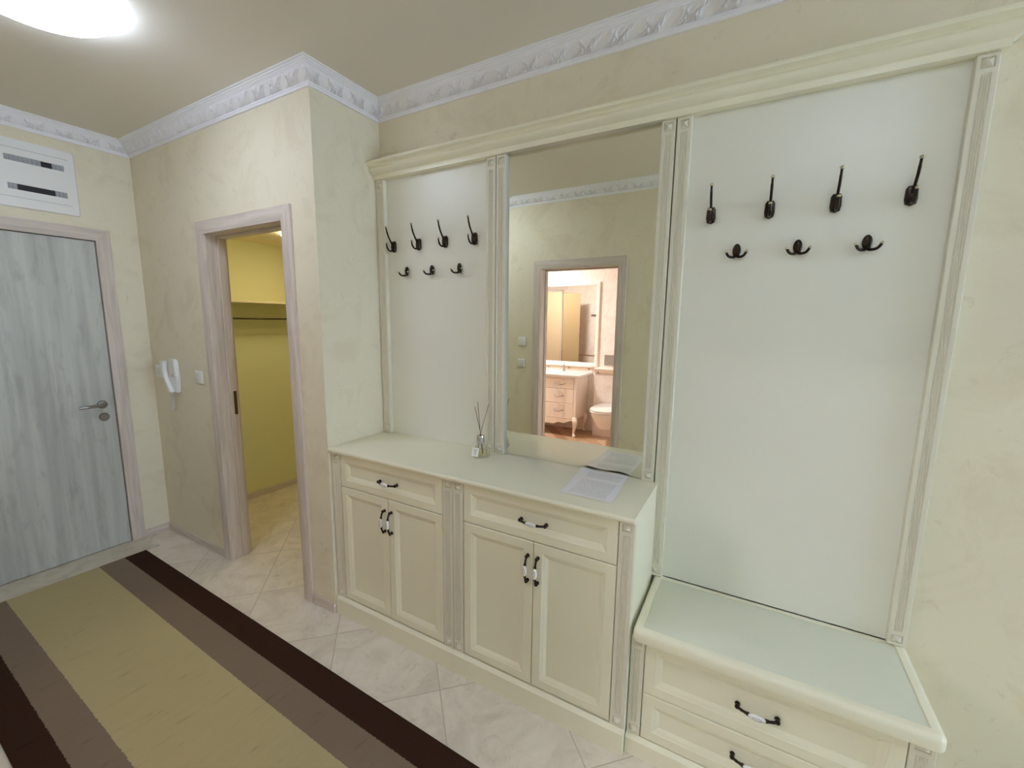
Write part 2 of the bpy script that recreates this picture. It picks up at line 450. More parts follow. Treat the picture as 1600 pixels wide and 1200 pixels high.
# door_2: closet opening (no leaf in view)
def lined_opening(name, x0, x1, z1, yA, yB, sgn):
    """yA: face towards the hall, yB: far face"""
    bm = nb(); ys = (min(yA, yB)-.002, max(yA, yB)+.002)
    t = .012
    box(bm, x0-t, x0, ys[0], ys[1], 0, z1+t); box(bm, x1, x1+t, ys[0], ys[1], 0, z1+t); box(bm, x0, x1, ys[0], ys[1], z1, z1+t, mi=1)
    s = 1 if yA < yB else -1      # stop strip towards the far face
    ya, yb = sorted((yB-s*.045, yB-s*.0))
    box(bm, x0, x0+.010, ya, yb, 0, z1, .002, 1); box(bm, x1-.010, x1, ya, yb, 0, z1, .002, 1); box(bm, x0, x1, ya, yb, z1-.010, z1, .002, 1, mi=1)
    casing(bm, 'x', x0-.002, x1+.002, z1+.002, .070, yA, sgn); casing(bm, 'x', x0-.002, x1+.002, z1+.002, .070, yB, -sgn)
    return struct(name, bm, [M_FRAME_V, M_FRAME_X], smooth=35)
d2 = lined_opening('door_2', OX0, OX1, OZ, -D, -.295, -1)
bm = nb(); box(bm, OX0+.010, OX0+.0125, -.322, -.304, .93, 1.075, .001, 1)
obj('strike_plate', bm, base('strike_plate_metal', (96, 84, 60), .35, metal=.8), d2)
d3 = lined_opening('door_3', BX0, BX1, BZ, -W, -W-.12, 1)

# ------------------------------------------------------------------ wardrobe wall: panels, mirror, cornice
PT = 2.231
def coat_panel(name, label, x0, x1, z0, pils):
    t = thing(name, label, 'wall panel', (x0, -.0005, z0))
    bm = nb(); box(bm, x0, x1, -.015, -.001, z0-(.041 if z0 < .6 else 0), PT); obj('back_board', bm, M_CREAM2, t)
    for a, b_ in pils:
        bm = nb(); pilaster(bm, a, b_, z0, PT, -.0152, -.037); obj('pilaster', bm, M_PATIN, t)
    return t
coat_panel('coat_rack', 'narrow cream hallway coat panel with seven hooks, left of the mirror', .0025, .7375, CH+.001, [(.0035, .0570), (.6890, .7370)])
coat_panel('coat_rack', 'wide cream hallway coat panel with seven hooks above the bench, right of the mirror', 1.4865, 2.2855, .4995, [(1.4875, 1.5360), (2.2390, 2.2850)])
MX0, MX1, MZ0 = .7900, 1.4340, CH+.0015
t = thing('wall_mirror', 'tall hallway mirror above the countertop showing the bathroom doorway', 'mirror', (.74, -.0005, CH+.001))
bm = nb(); box(bm, .7400, 1.4835, -.013, -.001, CH+.001, PT); obj('back_board', bm, M_CREAM2, t)
bm = nb(); pilaster(bm, .7405, .7893, CH+.001, PT, -.0132, -.037); obj('pilaster', bm, M_PATIN, t)
bm = nb(); pilaster(bm, 1.4347, 1.4825, CH+.001, PT, -.0132, -.037); obj('pilaster', bm, M_PATIN, t)
bm = nb()
def rc(i, y): return [(MX0+i, y, MZ0+i), (MX1-i, y, MZ0+i), (MX1-i, y, PT-i), (MX0+i, y, PT-i)]
rings_front(bm, [rc(0, -.0135), rc(0, -.01965), rc(.020, -.020)])
obj('mirror_glass', bm, M_MIRROR, t)
# cornice
cp = [(-.0, 2.308), (-.0975, 2.308), (-.0985, 2.3065), (-.0985, 2.3015), (-.0950, 2.2960), (-.0860, 2.2925), (-.0780, 2.2890), (-.0745, 2.2855),
      (-.0760, 2.2820), (-.0800, 2.2790), (-.0815, 2.2750), (-.0800, 2.2700), (-.0750, 2.2640), (-.0680, 2.2590), (-.0600, 2.2550), (-.0520, 2.2520),
      (-.0500, 2.2465), (-.0500, 2.2315), (-.0485, 2.2315), (-.0, 2.2315)]
bm = nb()
yv = [(min(a, -.0), z) for a, z in cp]
A = []; B = []; Cc = []
for a, z in yv:
    a = a if a < 0 else -.001
    A.append(bm.verts.new((.001, a, z))); B.append(bm.verts.new((2.248-a, a, z))); Cc.append(bm.verts.new((2.248-a, -.001, z)))
for i in range(len(yv)-1):
    bm.faces.new((A[i], A[i+1], B[i+1], B[i]))
    if 0 < i < len(yv)-2: bm.faces.new((B[i], B[i+1], Cc[i+1], Cc[i]))
bm.faces.new(A[::-1]); bm.faces.new([A[0], B[0], B[-1], A[-1]])
bm.faces.new([B[0], B[1], Cc[1]]); bm.faces.new([B[-2], B[-1], Cc[-2]])
o = obj('cornice', bm, M_CREAM, smooth=28)
tag(o, 'long cream moulded cornice capping the coat panels and the mirror', 'cornice')

# ------------------------------------------------------------------ handles
def handle_bm(vertical=False, L_=.052):
    b2 = nb()
    for s in (-1, 1):
        lathe(b2, [(.0075, 0), (.0080, -.003), (.0056, -.006), (.0054, -.010), (.0074, -.0135), (.0070, -.0175), (.0030, -.0195)], 12, 'y', (s*L_, 0, 0))
        tube(b2, smoothpath([(s*L_, -.014, 0), (s*(L_-.008), -.0195, 0), (s*(L_-.018), -.0235, 0), (s*.022, -.0265, 0)], 4), [.0052, .0046, .004, .004, .0042, .0046, .0044, .004, .004, .0044, .0050, .0058, .0062], 10)
        lathe(b2, [(.0072, -.0), (.0072, .0)], 4, 'x', (0, 0, 0)) if False else None
    tube(b2, [(-.024, -.0262, 0), (0, -.0270, 0), (.024, -.0262, 0)], .0045, 10)
    ball(b2, (0, -.0290, 0), (.0240, .0068, .0094), mi=1)
    # thin painted ring on the porcelain
    ring = [(.012*math.cos(a), -.0290-.0068*math.sqrt(max(0, 1-(.012*math.cos(a)/.0240)**2-(.0038*math.sin(a)/.0094)**2))-.0002, .0038*math.sin(a)) for a in [2*PI*k/16 for k in range(17)]]
    tube(b2, ring, .0004, 4, mi=0, cap=False)
    if vertical: bmesh.ops.rotate(b2, verts=b2.verts, cent=(0, 0, 0), matrix=Matrix.Rotation(PI/2, 3, 'Y'))
    bmesh.ops.recalc_face_normals(b2, faces=b2.faces)
    return b2
HME = {}
for k in (False, True):
    b2 = handle_bm(k); me = bpy.data.meshes.new('handle'); b2.to_mesh(me); b2.free()
    me.materials.append(M_BRONZE); me.materials.append(M_PORC); HME[k] = me
def add_handle(parent, x, y, z, vertical=False, scale=1):
    o = bpy.data.objects.new('handle', HME[vertical]); C.objects.link(o); o.parent = parent
    o.location = Vector((x, y, z))-root_loc(parent); o.scale = (scale,)*3
    o['label'] = 'dark bronze handle with white porcelain grip'
    return o

# ------------------------------------------------------------------ base cabinets
FY = -.385
def storage_cabinet(label, x0, x1, d0, dg, d1, pils, yb=-.002):
    t = thing('storage_cabinet', label, 'cabinet', ((x0+x1)/2, -.19, 0))
    bm = nb(); box(bm, x0, x1, FY+.0185, yb, .03, .8685); obj('body', bm, M_CREAM, t)
    bm = nb(); extrude_profile(bm, [(-.36, 0), (-.3970, 0), (-.3970, .083), (-.3945, .086), (-.3880, .0925), (-.3840, .0962), (-.36, .0962)], x0, x1, 'x')
    obj('plinth', bm, M_CREAM, t)
    for a, b_, n_ in pils:
        bm = nb(); pilaster(bm, a, b_, .0970, .8683, FY+.018, FY, blk=.045, n=n_); obj('pilaster', bm, M_PATIN, t)
    g = .0015
    bm = nb(); shaker(bm, d0+g, d1-g, .7023+g, .8665, FY); dw = obj('drawer', bm, M_CREAM, t)
    add_handle(dw, (d0+d1)/2, FY+.008, .7785)
    for a, b_, hx in ((d0, dg, dg-.021), (dg, d1, dg+.021)):
        bm = nb(); shaker(bm, a+g, b_-g, .1025, .7023-g, FY); dd = obj('door', bm, M_CREAM, t)
        add_handle(dd, hx, FY, .594, True, .96)
    return t
storage_cabinet('cream storage cabinet at the left, beside the wall corner, one drawer over two doors', .002, .7525, .0655, .3818, .6995, [(.0025, .0640, 2), (.7005, .7520, 4)])
storage_cabinet('cream storage cabinet at the right, beside the bench, one drawer over two doors', .7535, 1.4970, .8055, 1.1277, 1.4430, [(.7540, .8040, 4), (1.4445, 1.4965, 4)], yb=-.038)
# countertop with rounded nose
bm = nb()
pr = [(-.0165, CH-.022), (-.3925, CH-.022)]
for k in range(7):
    a = -PI/2+PI*k/6; pr.append((-.3945-.0105*math.cos(a), CH-.011+.011*math.sin(a)))
pr += [(-.0165, CH)]
extrude_profile(bm, [(p if p < -.02 else -.0008, q) for p, q in pr], .001, 1.4860, 'x')
extrude_profile(bm, [(p if p < -.02 else -.0378, q) for p, q in pr], 1.4860, 1.4985, 'x')
o = obj('countertop', bm, M_CREAM, smooth=40); tag(o, 'long glossy cream countertop across both storage cabinets below the mirror', 'countertop')

# ------------------------------------------------------------------ bench
BY = -.361; BT = .498
t = thing('shoe_bench', 'low cream bench with padded seat and two drawers under the right coat panel', 'bench', (1.89, -.19, 0))
bm = nb(); box(bm, 1.4995, 2.2795, BY+.0185, -.002, .03, .4565); obj('body', bm, M_CREAM, t)
bm = nb(); extrude_profile(bm, [(-.33, 0), (-.3730, 0), (-.3730, .062), (-.3705, .065), (-.3640, .0710), (-.3600, .0740), (-.33, .0740)], 1.4995, 2.2795, 'x')
obj('plinth', bm, M_CREAM, t)
for a, b_ in ((1.5000, 1.5455), (2.2270, 2.2790)):
    bm = nb(); pilaster(bm, a, b_, .0745, .4563, BY+.018, BY, blk=.044); obj('pilaster', bm, M_PATIN, t)
for z0, z1, hz_ in ((.2530, .4540, .347), (.0765, .2505, .1655)):
    bm = nb(); shaker(bm, 1.5480, 2.2255, z0, z1, BY, fr=.036, bw=.022); dw = obj('drawer', bm, M_CREAM, t)
    add_handle(dw, 1.884, BY+.008, hz_, False, 1.02)
def rrect(x0, x1, y0, y1, rad, back=.002):
    out = []
    for cx, cy, a0, rr in ((x1-rad, y0+rad, -PI/2, rad), (x1-back, y1-back, 0, back), (x0+back, y1-back, PI/2, back), (x0+rad, y0+rad, PI, rad)):
        for k in range(6): a = a0+PI/2*k/5; out.append((cx+rr*math.cos(a), cy+rr*math.sin(a)))
    return out
bm = nb()
def lp(i, z, rad=.026): return [(x, y, z) for x, y in rrect(1.5065+i, 2.2895-i, -.3915+i, -.0153, max(.002, rad-i))]
rings_front(bm, [lp(.006, .4570), lp(.001, .4580), lp(0, .4620), lp(0, .4850), lp(.004, .4930), lp(.010, .4970), lp(.016, .4980), lp(.029, .4980), lp(.031, .4940)])
obj('seat_frame', bm, M_CREAM, t, smooth=50)
bm = nb(); N = 24
x0, x1, y0, y1 = 1.5375, 2.2585, -.3605, -.0385
G = []
for j in range(N+1):
    row = []
    for i in range(N+1):
        uu = i/N; vv = j/N; uu = .5-.5*math.cos(PI*uu); vv = .5-.5*math.cos(PI*vv)
        e = (min(1, 7*min(uu, 1-uu))**.5)*(min(1, 5*min(vv, 1-vv))**.5)
        h = .0130*e+.007*math.sin(PI*uu)*math.sin(PI*vv)
        row.append(bm.verts.new((x0+(x1-x0)*uu, y0+(y1-y0)*vv, .4945+h)))
    G.append(row)
for a, b_ in zip(G, G[1:]):
    for i in range(N):
        fc = bm.faces.new((a[i], a[i+1], b_[i+1], b_[i])); fc.smooth = True
o = obj('seat_cushion', bm, M_CUSH, t)

# ------------------------------------------------------------------ coat hooks
def hook_long(x, y, z, label, group):
    t = thing('coat_hook', label, 'coat hook', (x, y, z), group)
    bm = nb(); b2 = nb()
    out = [(-.0140, .019), (-.0150, -.010), (-.0120, -.024), (0, -.029), (.0120, -.024), (.0150, -.010), (.0140, .019), (.009, .027), (-.009, .027)]
    rings_front(b2, [[(a, 0, c) for a, c in out], [(a, -.008, c) for a, c in out], [(a*.82, -.0125, c*.86) for a, c in out], [(a*.5, -.014, c*.6) for a, c in out]])
    merge(bm, b2, Matrix.Translation((x, y, z))); obj('mounting_plate', bm, M_BRONZE, t, smooth=35)
    bm = nb(); tube(bm, smoothpath([(x, y-.010, z+.006), (x, y-.026, z+.024), (x, y-.041, z+.046), (x, y-.050, z+.066), (x, y-.056, z+.086)], 4), [.0052]*4+[.0042]*9+[.0036]*4, 10)
    a1 = obj('upper_arm', bm, M_BRONZE, t)
    bm = nb(); ball(bm, (x, y-.0572, z+.089), (.0062, .0062, .0052)); obj('tip', bm, M_TIP, a1)
    bm = nb(); tube(bm, smoothpath([(x, y-.010, z-.010), (x, y-.022, z-.024), (x, y-.040, z-.022), (x, y-.052, z-.008), (x, y-.055, z+.006)], 4), [.0052]*4+[.0042]*9+[.0036]*4, 10)
    a2 = obj('lower_arm', bm, M_BRONZE, t)
    bm = nb(); ball(bm, (x, y-.0555, z+.009), (.0056, .0056, .0046)); obj('tip', bm, M_TIP, a2)
    return t
def hook_small(x, y, z, label, group):
    t = thing('double_coat_hook', label, 'coat hook', (x, y, z), group)
    bm = nb(); ball(bm, (x, y-.0078, z+.006), (.0128, .0074, .0225)); obj('mounting_plate', bm, M_BRONZE, t)
    for s in (-1, 1):
        bm = nb(); tube(bm, smoothpath([(x, y-.006, z-.010), (x+s*.010, y-.016, z-.017), (x+s*.022, y-.027, z-.015), (x+s*.030, y-.033, z-.004)], 4), [.0056]*4+[.0044]*9, 10)
        a = obj('arm', bm, M_BRONZE, t)
        bm = nb(); ball(bm, (x+s*.031, y-.034, z-.001), .0045); obj('tip', bm, M_TIP, a)
    return t
pos = ['left end', 'second from the left', 'third from the left', 'right end']
LX = [.103, .273, .441, .613]; RX = [1.617, 1.794, 1.9705, 2.148]
h0 = hook_long(LX[0], -.0155, 1.896, '', 'tall hooks on the left coat panel')
h0['label'] = 'tall bronze coat hook, left end of the upper row on the left panel'
for i in (1, 2, 3): dup(h0, (LX[i], -.0155, 1.896), 'tall bronze coat hook, %s of the upper row on the left panel' % pos[i])
for i in range(4): dup(h0, (RX[i], -.0155, 1.893), 'tall bronze coat hook, %s of the upper row above the bench' % pos[i], 'tall hooks on the right coat panel')
pos3 = ['leftmost', 'middle', 'rightmost']
s0 = hook_small(.193, -.0155, 1.762, '', 'small double hooks on the left coat panel')
s0['label'] = 'small two-armed bronze hook, leftmost of the lower row on the left panel'
for i, x in ((1, .3585), (2, .528)): dup(s0, (x, -.0155, 1.762), 'small two-armed bronze hook, %s of the lower row on the left panel' % pos3[i])
for i, x in enumerate((1.707, 1.883, 2.060)): dup(s0, (x, -.0155, 1.762), 'small two-armed bronze hook, %s of the lower row above the bench' % pos3[i], 'small double hooks on the right coat panel')

# ------------------------------------------------------------------ lamps
def emis(name, col, st):
    m = bpy.data.materials.new(name); m.use_nodes = True; n = m.node_tree.nodes; n.clear()
    e = n.new('ShaderNodeEmission'); o_ = n.new('ShaderNodeOutputMaterial'); e.inputs[0].default_value = lin(col); e.inputs[1].default_value = st
    m.node_tree.links.new(e.outputs[0], o_.inputs[0]); return m
def dome_lamp(label, x, y, z, rad, depth, m_, cat='ceiling lamp'):
    t = thing('ceiling_lamp', label, cat, (x, y, z))
    bm = nb(); lathe(bm, [(rad*.9, 0), (rad*.9, -.006), (.001, -.006)], 48, 'z', (x, y, z-.0005)); obj('lamp_base', bm, M_PLASTIC, t, smooth=40)
    bm = nb(); prf = [(rad*.97, -.007)]+[(rad*math.cos(a)**.8, -.0225-depth*math.sin(a)) for a in [PI/2*k/10 for k in range(10)]]+[(.0005, -.0225-depth)]
    lathe(bm, prf, 48, 'z', (x, y, z)); obj('diffuser', bm, m_, t)
    return t
dome_lamp('round glowing white ceiling lamp above the entrance end of the hall', -.39, -1.14, H, .215, .055, emis('hall_lamp_glow', (218, 232, 255), LAMP_HALL))
dome_lamp('round glowing white ceiling lamp behind the camera near the bench end', 2.20, -1.50, H, .215, .055, emis('near_lamp_glow', (210, 228, 255), LAMP_NEAR))
dome_lamp('round ceiling lamp inside the closet', -1.13, .36, CZ, .17, .02, emis('closet_lamp_glow', (255, 240, 200), LAMP_CLOSET))

# ------------------------------------------------------------------ rug
M_RUG = base('striped_rug_pile', (90, 75, 60), .95, spec=.1)
n, l, b = nt(M_RUG); tc = n.new('ShaderNodeTexCoord'); sp = n.new('ShaderNodeSeparateXYZ'); l.new(tc.outputs['Object'], sp.inputs[0])
mp = n.new('ShaderNodeMapping'); mp.inputs['Scale'].default_value = (60, 6, 1); l.new(tc.outputs['Object'], mp.inputs[0])
jit = noise(M_RUG, mp.outputs[0], 1.5, 3, .6)
yy = math_(M_RUG, 'ADD', math_(M_RUG, 'MULTIPLY', sp.outputs[1], -1.0), math_(M_RUG, 'MULTIPLY', math_(M_RUG, 'SUBTRACT', jit, .5), .012))
t01 = math_(M_RUG, 'DIVIDE', yy, .82)
rr = n.new('ShaderNodeValToRGB'); rr.color_ramp.interpolation = 'CONSTANT'; l.new(t01, rr.inputs[0])
DK, TP, CRM = (58, 38, 28), (134, 117, 100), (186, 171, 130)
els = [(0, DK), (.112/.82, TP), (.233/.82, CRM), (.603/.82, TP), (.712/.82, DK)]
while len(rr.color_ramp.elements) < 5: rr.color_ramp.elements.new(.9)
for e, (p, c) in zip(rr.color_ramp.elements, els): e.position = p; e.color = lin(c)
mp2 = n.new('ShaderNodeMapping'); mp2.inputs['Scale'].default_value = (22, 3.5, 1); l.new(tc.outputs['Object'], mp2.inputs[0])
st = noise(M_RUG, mp2.outputs[0], 2, 6, .65, .6)
stv = ramp(M_RUG, st, [(.22, (175, 175, 175)), (.38, (246, 246, 246)), (1, (255, 255, 255))])
c2 = mix(M_RUG, .85, rr.outputs[0], stv, 'MULTIPLY')
setcol(M_RUG, c2); bump(M_RUG, noise(M_RUG, tc.outputs['Object'], 350, 3, .7), .5, .003)
bm = nb(); box(bm, 0, 3.15, -.815, 0, .0006, .0105, .004, 2)
o = obj('runner_rug', bm, M_RUG); o.location = (-1.570, -.6275, 0); o.rotation_euler = (0, 0, -.0209)
tag(o, 'long striped runner rug in dark brown, taupe and beige on the hall floor', 'rug')

# ------------------------------------------------------------------ fuse panel, intercom, switches
t = thing('fuse_panel', 'white electrical fuse panel with two breaker slots above the entrance door', 'fuse box', (-L+.0005, -.84, 2.105))
YC = -.836
def yring(x, y0, y1, z0, z1, i=0, rad=.012):
    out = []
    for cy, cz, a0 in ((y1-rad, z0+rad, -PI/2), (y1-rad, z1-rad, 0), (y0+rad, z1-rad, PI/2), (y0+rad, z0+rad, PI)):
        for k in range(4): a = a0+PI/2*k/3; out.append((x, cy+(rad-i)*math.cos(a), cz+(rad-i)*math.sin(a)))
    return out
bm = nb(); y0, y1, z0, z1 = -1.000, -.672, 2.106, 2.463
X = -L+.0008
rings_front(bm, [yring(X, y0, y1, z0, z1), yring(X+.008, y0, y1, z0, z1), yring(X+.011, y0, y1, z0, z1, .003)], capf=False)
# front plate made of strips leaving the two slots open
xs_ = X+.011
sl = [(2.199, 2.230), (2.347, 2.378)]; sy0, sy1 = -.952, -.720
def quad(bm, ps): bm.faces.new([bm.verts.new(p) for p in ps])
e_ = .003
for (a0, a1, c0, c1) in ((y0+e_, y1-e_, z0+e_+.009, sl[0][0]), (y0+e_, y1-e_, sl[0][1], sl[1][0]), (y0+e_, y1-e_, sl[1][1], z1-e_-.009),
                         (y0+.012, y1-.012, z0+e_, z0+.012), (y0+.012, y1-.012, z1-.012, z1-e_),
                         (y0+e_, sy0, sl[0][0], sl[0][1]), (sy1, y1-e_, sl[0][0], sl[0][1]), (y0+e_, sy0, sl[1][0], sl[1][1]), (sy1, y1-e_, sl[1][0], sl[1][1])):
    quad(bm, [(xs_, a0, c0), (xs_, a1, c0), (xs_, a1, c1), (xs_, a0, c1)])
for c0, c1 in sl:
    xi = xs_-.0098
    quad(bm, [(xs_, sy0, c0), (xs_, sy1, c0), (xi, sy1, c0), (xi, sy0, c0)]); quad(bm, [(xs_, sy0, c1), (xs_, sy1, c1), (xi, sy1, c1), (xi, sy0, c1)])
    quad(bm, [(xs_, sy0, c0), (xs_, sy0, c1), (xi, sy0, c1), (xi, sy0, c0)]); quad(bm, [(xs_, sy1, c0), (xs_, sy1, c1), (xi, sy1, c1), (xi, sy1, c0)])
obj('cover', bm, M_PLASTIC, t)
bm = nb()
M_SEAM = base('panel_seam', (170, 170, 174), .5)
for q_ in (2.158, 2.414):
    bm = nb(); box(bm, xs_+.0002, xs_+.0014, y0+.010, y1-.030, q_, q_+.0016); obj('door_seam', bm, M_SEAM, t)
for (c0, c1), runs in zip(sl, ([(-.952, -.915, 0), (-.915, -.768, 1), (-.768, -.720, 0)], [(-.952, -.812, 0), (-.812, -.768, 1), (-.768, -.720, 0)])):
    bm = nb()
    for a0, a1, k in runs:
        if k: box(bm, X+.0015, X+.0030, a0, a1, c0, c1, mi=1)
        else:
            nn = max(1, round((a1-a0)/.0175)); wd_ = (a1-a0)/nn
            for q in range(nn):
                box(bm, X+.0015, X+.0065, a0+q*wd_+.0005, a0+(q+1)*wd_-.0005, c0, c1, .0008, 1); box(bm, X+.0065, X+.0095, a0+q*wd_+.004, a0+(q+1)*wd_-.004, c0+.009, c0+.018, .0005, 1)
    obj('breaker_row', bm, [M_BREAK, M_BLACK], t)
def wall_switch(name, label, x, y, z, face, sgn, kind='switch', group=None):
    """face on a wall of constant y, projecting along sgn*y"""
    t = thing(name, label, kind, (x, face, z), group)
    bm = nb(); ya, yb = sorted((face+sgn*.0005, face+sgn*.010)); box(bm, x-.040, x+.040, ya, yb, z-.040, z+.040, .003, 2); obj('cover_plate', bm, M_PLASTIC, t, smooth=40)
    bm = nb(); ya, yb = sorted((face+sgn*.0101, face+sgn*.0145)); box(bm, x-.027, x+.027, ya, yb, z-.027, z+.027, .002, 2); obj('rocker', bm, base('switch_rocker', (228, 228, 224), .35), t, smooth=40)
    return t
wall_switch('wall_switch', 'square white wall switch partly hidden behind the intercom handset', -1.695, 0, 1.158, -D, -1)
wall_switch('wall_switch', 'square white wall switch between the intercom and the closet door frame', -1.167, 0, 1.156, -D, -1)
wall_switch('wall_switch', 'upper white wall switch beside the bathroom door, seen in the mirror', -.074, 0, 1.338, -W, 1)
wall_switch('wall_switch', 'lower white wall switch beside the bathroom door, seen in the mirror', -.078, 0, 1.138, -W, 1)
# intercom
ix, iy = -1.475, -D
t = thing('intercom_phone', 'white intercom handset on the wall left of the closet door', 'intercom', (ix, iy, 1.04))
bm = nb()
prism_y(bm, [(ix-.020, 1.035), (ix+.052, 1.035), (ix+.058, 1.12), (ix+.050, 1.235), (ix+.036, 1.252), (ix-.020, 1.252), (ix-.030, 1.20), (ix-.030, 1.10)], iy-.028, iy-.001)
bmesh.ops.bevel(bm, geom=bm.edges[:], offset=.005, segments=2, affect='EDGES')
obj('wall_base', bm, M_PLASTIC, t, smooth=40)
bm = nb()
pth = [(ix-.028, iy-.052, 1.240), (ix-.036, iy-.050, 1.190), (ix-.028, iy-.046, 1.130), (ix-.006, iy-.042, 1.085), (ix+.010, iy-.040, 1.042)]
sm = smoothpath(pth, 5); sec = []
for i, p in enumerate(sm):
    k = i/(len(sm)-1); hw = .026-.010*math.sin(PI*k)*1.0-.004*k; hd = .0165-.003*math.sin(PI*k)
    sec.append([(p.x+hw*math.copysign(abs(math.cos(a))**.6, math.cos(a)), p.y+hd*math.copysign(abs(math.sin(a))**.6, math.sin(a)), p.z) for a in [2*PI*j/16 for j in range(16)]])
rings_front(bm, sec); obj('handset', bm, M_PLASTIC, t, smooth=50)
bm = nb(); lathe(bm, [(.012, 0), (.012, -.003), (.009, -.004), (.0001, -.004)], 18, 'y', (ix+.022, iy-.0283, 1.150)); obj('call_button', bm, base('call_button_grey', (186, 188, 190), .4), t, smooth=40)
bm = nb(); hel = [(ix+.002+.0065*math.cos(a), iy-.034+.0065*math.sin(a), 1.044-.128*a/(2*PI*15)) for a in [2*PI*k/10 for k in range(150)]]
tube(bm, hel, .0024, 6); obj('coiled_cord', bm, base('cord_white', (225, 220, 214), .5), t)

# ------------------------------------------------------------------ reed diffuser
bx, by = .712, -.115; bz = CH+.0008
M_GLASS = base('clear_glass', (250, 252, 250), .02, spec=.5, Transmission_Weight=1.0, IOR=1.45)
def thin(name, col, k, rgh=.03):
    m = bpy.data.materials.new(name); m.use_nodes = True; n = m.node_tree.nodes; l = m.node_tree.links; n.clear()
    tr = n.new('ShaderNodeBsdfTransparent'); tr.inputs[0].default_value = col; gs = n.new('ShaderNodeBsdfGlossy'); gs.inputs['Roughness'].default_value = rgh
    lw = n.new('ShaderNodeLayerWeight'); lw.inputs[0].default_value = k
    ms = n.new('ShaderNodeMixShader'); oo = n.new('ShaderNodeOutputMaterial')
    l.new(lw.outputs['Facing'], ms.inputs[0]); l.new(tr.outputs[0], ms.inputs[1]); l.new(gs.outputs[0], ms.inputs[2]); l.new(ms.outputs[0], oo.inputs[0]); return m
M_GLASS = thin('clear_glass', (.97, .98, .97, 1), .22)
M_OIL = thin('pale_oil', (.96, .93, .78, 1), .12)
t = thing('reed_diffuser', 'glass reed diffuser with three brown sticks standing on the countertop', 'diffuser', (bx, by, bz))
bm = nb(); lathe(bm, [(.030, 0), (.040, .001), (.0425, .005), (.0420, .011), (.036, .024), (.028, .040), (.021, .050), (.0165, .056), (.0150, .062)], 32, 'z', (bx, by, bz)); obj('bottle', bm, M_GLASS, t, smooth=60)
bm = nb(); lathe(bm, [(.020, .006), (.033, .007), (.034, .011), (.029, .022), (.024, .030), (.0001, .030)], 32, 'z', (bx, by, bz)); obj('scented_oil', bm, M_OIL, t, smooth=60)
bm = nb(); lathe(bm, [(.0155, .0622), (.0175, .063), (.0180, .066), (.0180, .096), (.0170, .099), (.0120, .0995)], 28, 'z', (bx, by, bz)); obj('collar', bm, M_CHROME, t, smooth=40)
bm = nb()
lab = nb(); box(lab, -.0155, .0155, -.0006, .0006, -.020, .020, 0)
for q in range(4):
    zz = .011-.006*q; hw = (.010, .0075, .004, .006)[q]; b3 = nb(); box(b3, -hw, hw, -.0010, -.0005, zz-.0009, zz+.0009); merge(lab, b3, mi=1)
merge(bm, lab, Matrix.Translation((bx-.004, by-.0385, bz+.0265)) @ Matrix.Rotation(.30, 4, 'Z') @ Matrix.Rotation(-.42, 4, 'X'))
obj('paper_label', bm, [base('label_white', (240, 240, 232), .6), base('label_ink', (120, 118, 112), .6)], t)
M_REED = base('rattan_reed', (122, 96, 74), .7)
for (tx, ty, tz, sx) in ((-.037, .006, .229, .004), (-.014, -.004, .256, -.001), (.040, .006, .249, -.006)):
    bm = nb(); tube(bm, [(bx+sx-.010*(1 if tx > 0 else -1), by, bz+.014), (bx+sx*.6, by, bz+.099), (bx+tx, by+ty, bz+tz)], .0014, 8); obj('reed', bm, M_REED, t)

# ------------------------------------------------------------------ document in a plastic sleeve
c00, c10, c11, c01 = Vector((1.1960, -.3320, 0)), Vector((1.4030, -.3240, 0)), Vector((1.3835, -.0250, 0)), Vector((1.1755, -.0300, 0))
def sheet(ins, lift, N1=20, N2=24, layers=(0, .0003)):
    bm = nb(); lay = []
    for dz in layers:
        G = []
        for j in range(N2+1):
            row = []
            for i in range(N1+1):
                a = ins+(1-2*ins)*i/N1; c_ = ins+(1-2*ins)*j/N2
                p = (c00*(1-a)+c10*a)*(1-c_)+(c01*(1-a)+c11*a)*c_
                z = CH+lift+.004*max(0, (c_-.72)/.28)**1.5*(1+math.sin(9*a+1))*.8+.0007*(1+math.sin(13*c_+5*a))+dz
                row.append(bm.verts.new((p.x, p.y, z)))
            G.append(row)
        lay.append(G)
        for A_, B_ in zip(G, G[1:]):
            for i in range(N1):
                fc = bm.faces.new((A_[i], A_[i+1], B_[i+1], B_[i])); fc.smooth = True
    return bm
M_PAPER = base('printed_page', (252, 252, 254), .35)
n, l, b = nt(M_PAPER); tc = n.new('ShaderNodeTexCoord'); sp = n.new('ShaderNodeSeparateXYZ'); l.new(tc.outputs['Object'], sp.inputs[0])
lines = math_(M_PAPER, 'LESS_THAN', math_(M_PAPER, 'FRACT', math_(M_PAPER, 'MULTIPLY', sp.outputs[1], 170.0)), .5)
mp = n.new('ShaderNodeMapping'); mp.inputs['Scale'].default_value = (260, 170, 1); l.new(tc.outputs['Object'], mp.inputs[0])
gl = math_(M_PAPER, 'GREATER_THAN', noise(M_PAPER, mp.outputs[0], 1.0, 1, .5), .46)
def band(k, a, b_): return math_(M_PAPER, 'MULTIPLY', math_(M_PAPER, 'GREATER_THAN', sp.outputs[k], a), math_(M_PAPER, 'LESS_THAN', sp.outputs[k], b_))
area = math_(M_PAPER, 'MULTIPLY', band(0, .030, .172), math_(M_PAPER, 'ADD', band(1, .030, .185), band(1, .215, .275)))
fac = math_(M_PAPER, 'MULTIPLY', math_(M_PAPER, 'MULTIPLY', lines, gl), math_(M_PAPER, 'MULTIPLY', area, .45))
setcol(M_PAPER, mix(M_PAPER, fac, lin((252, 252, 254)), lin((150, 152, 168))))
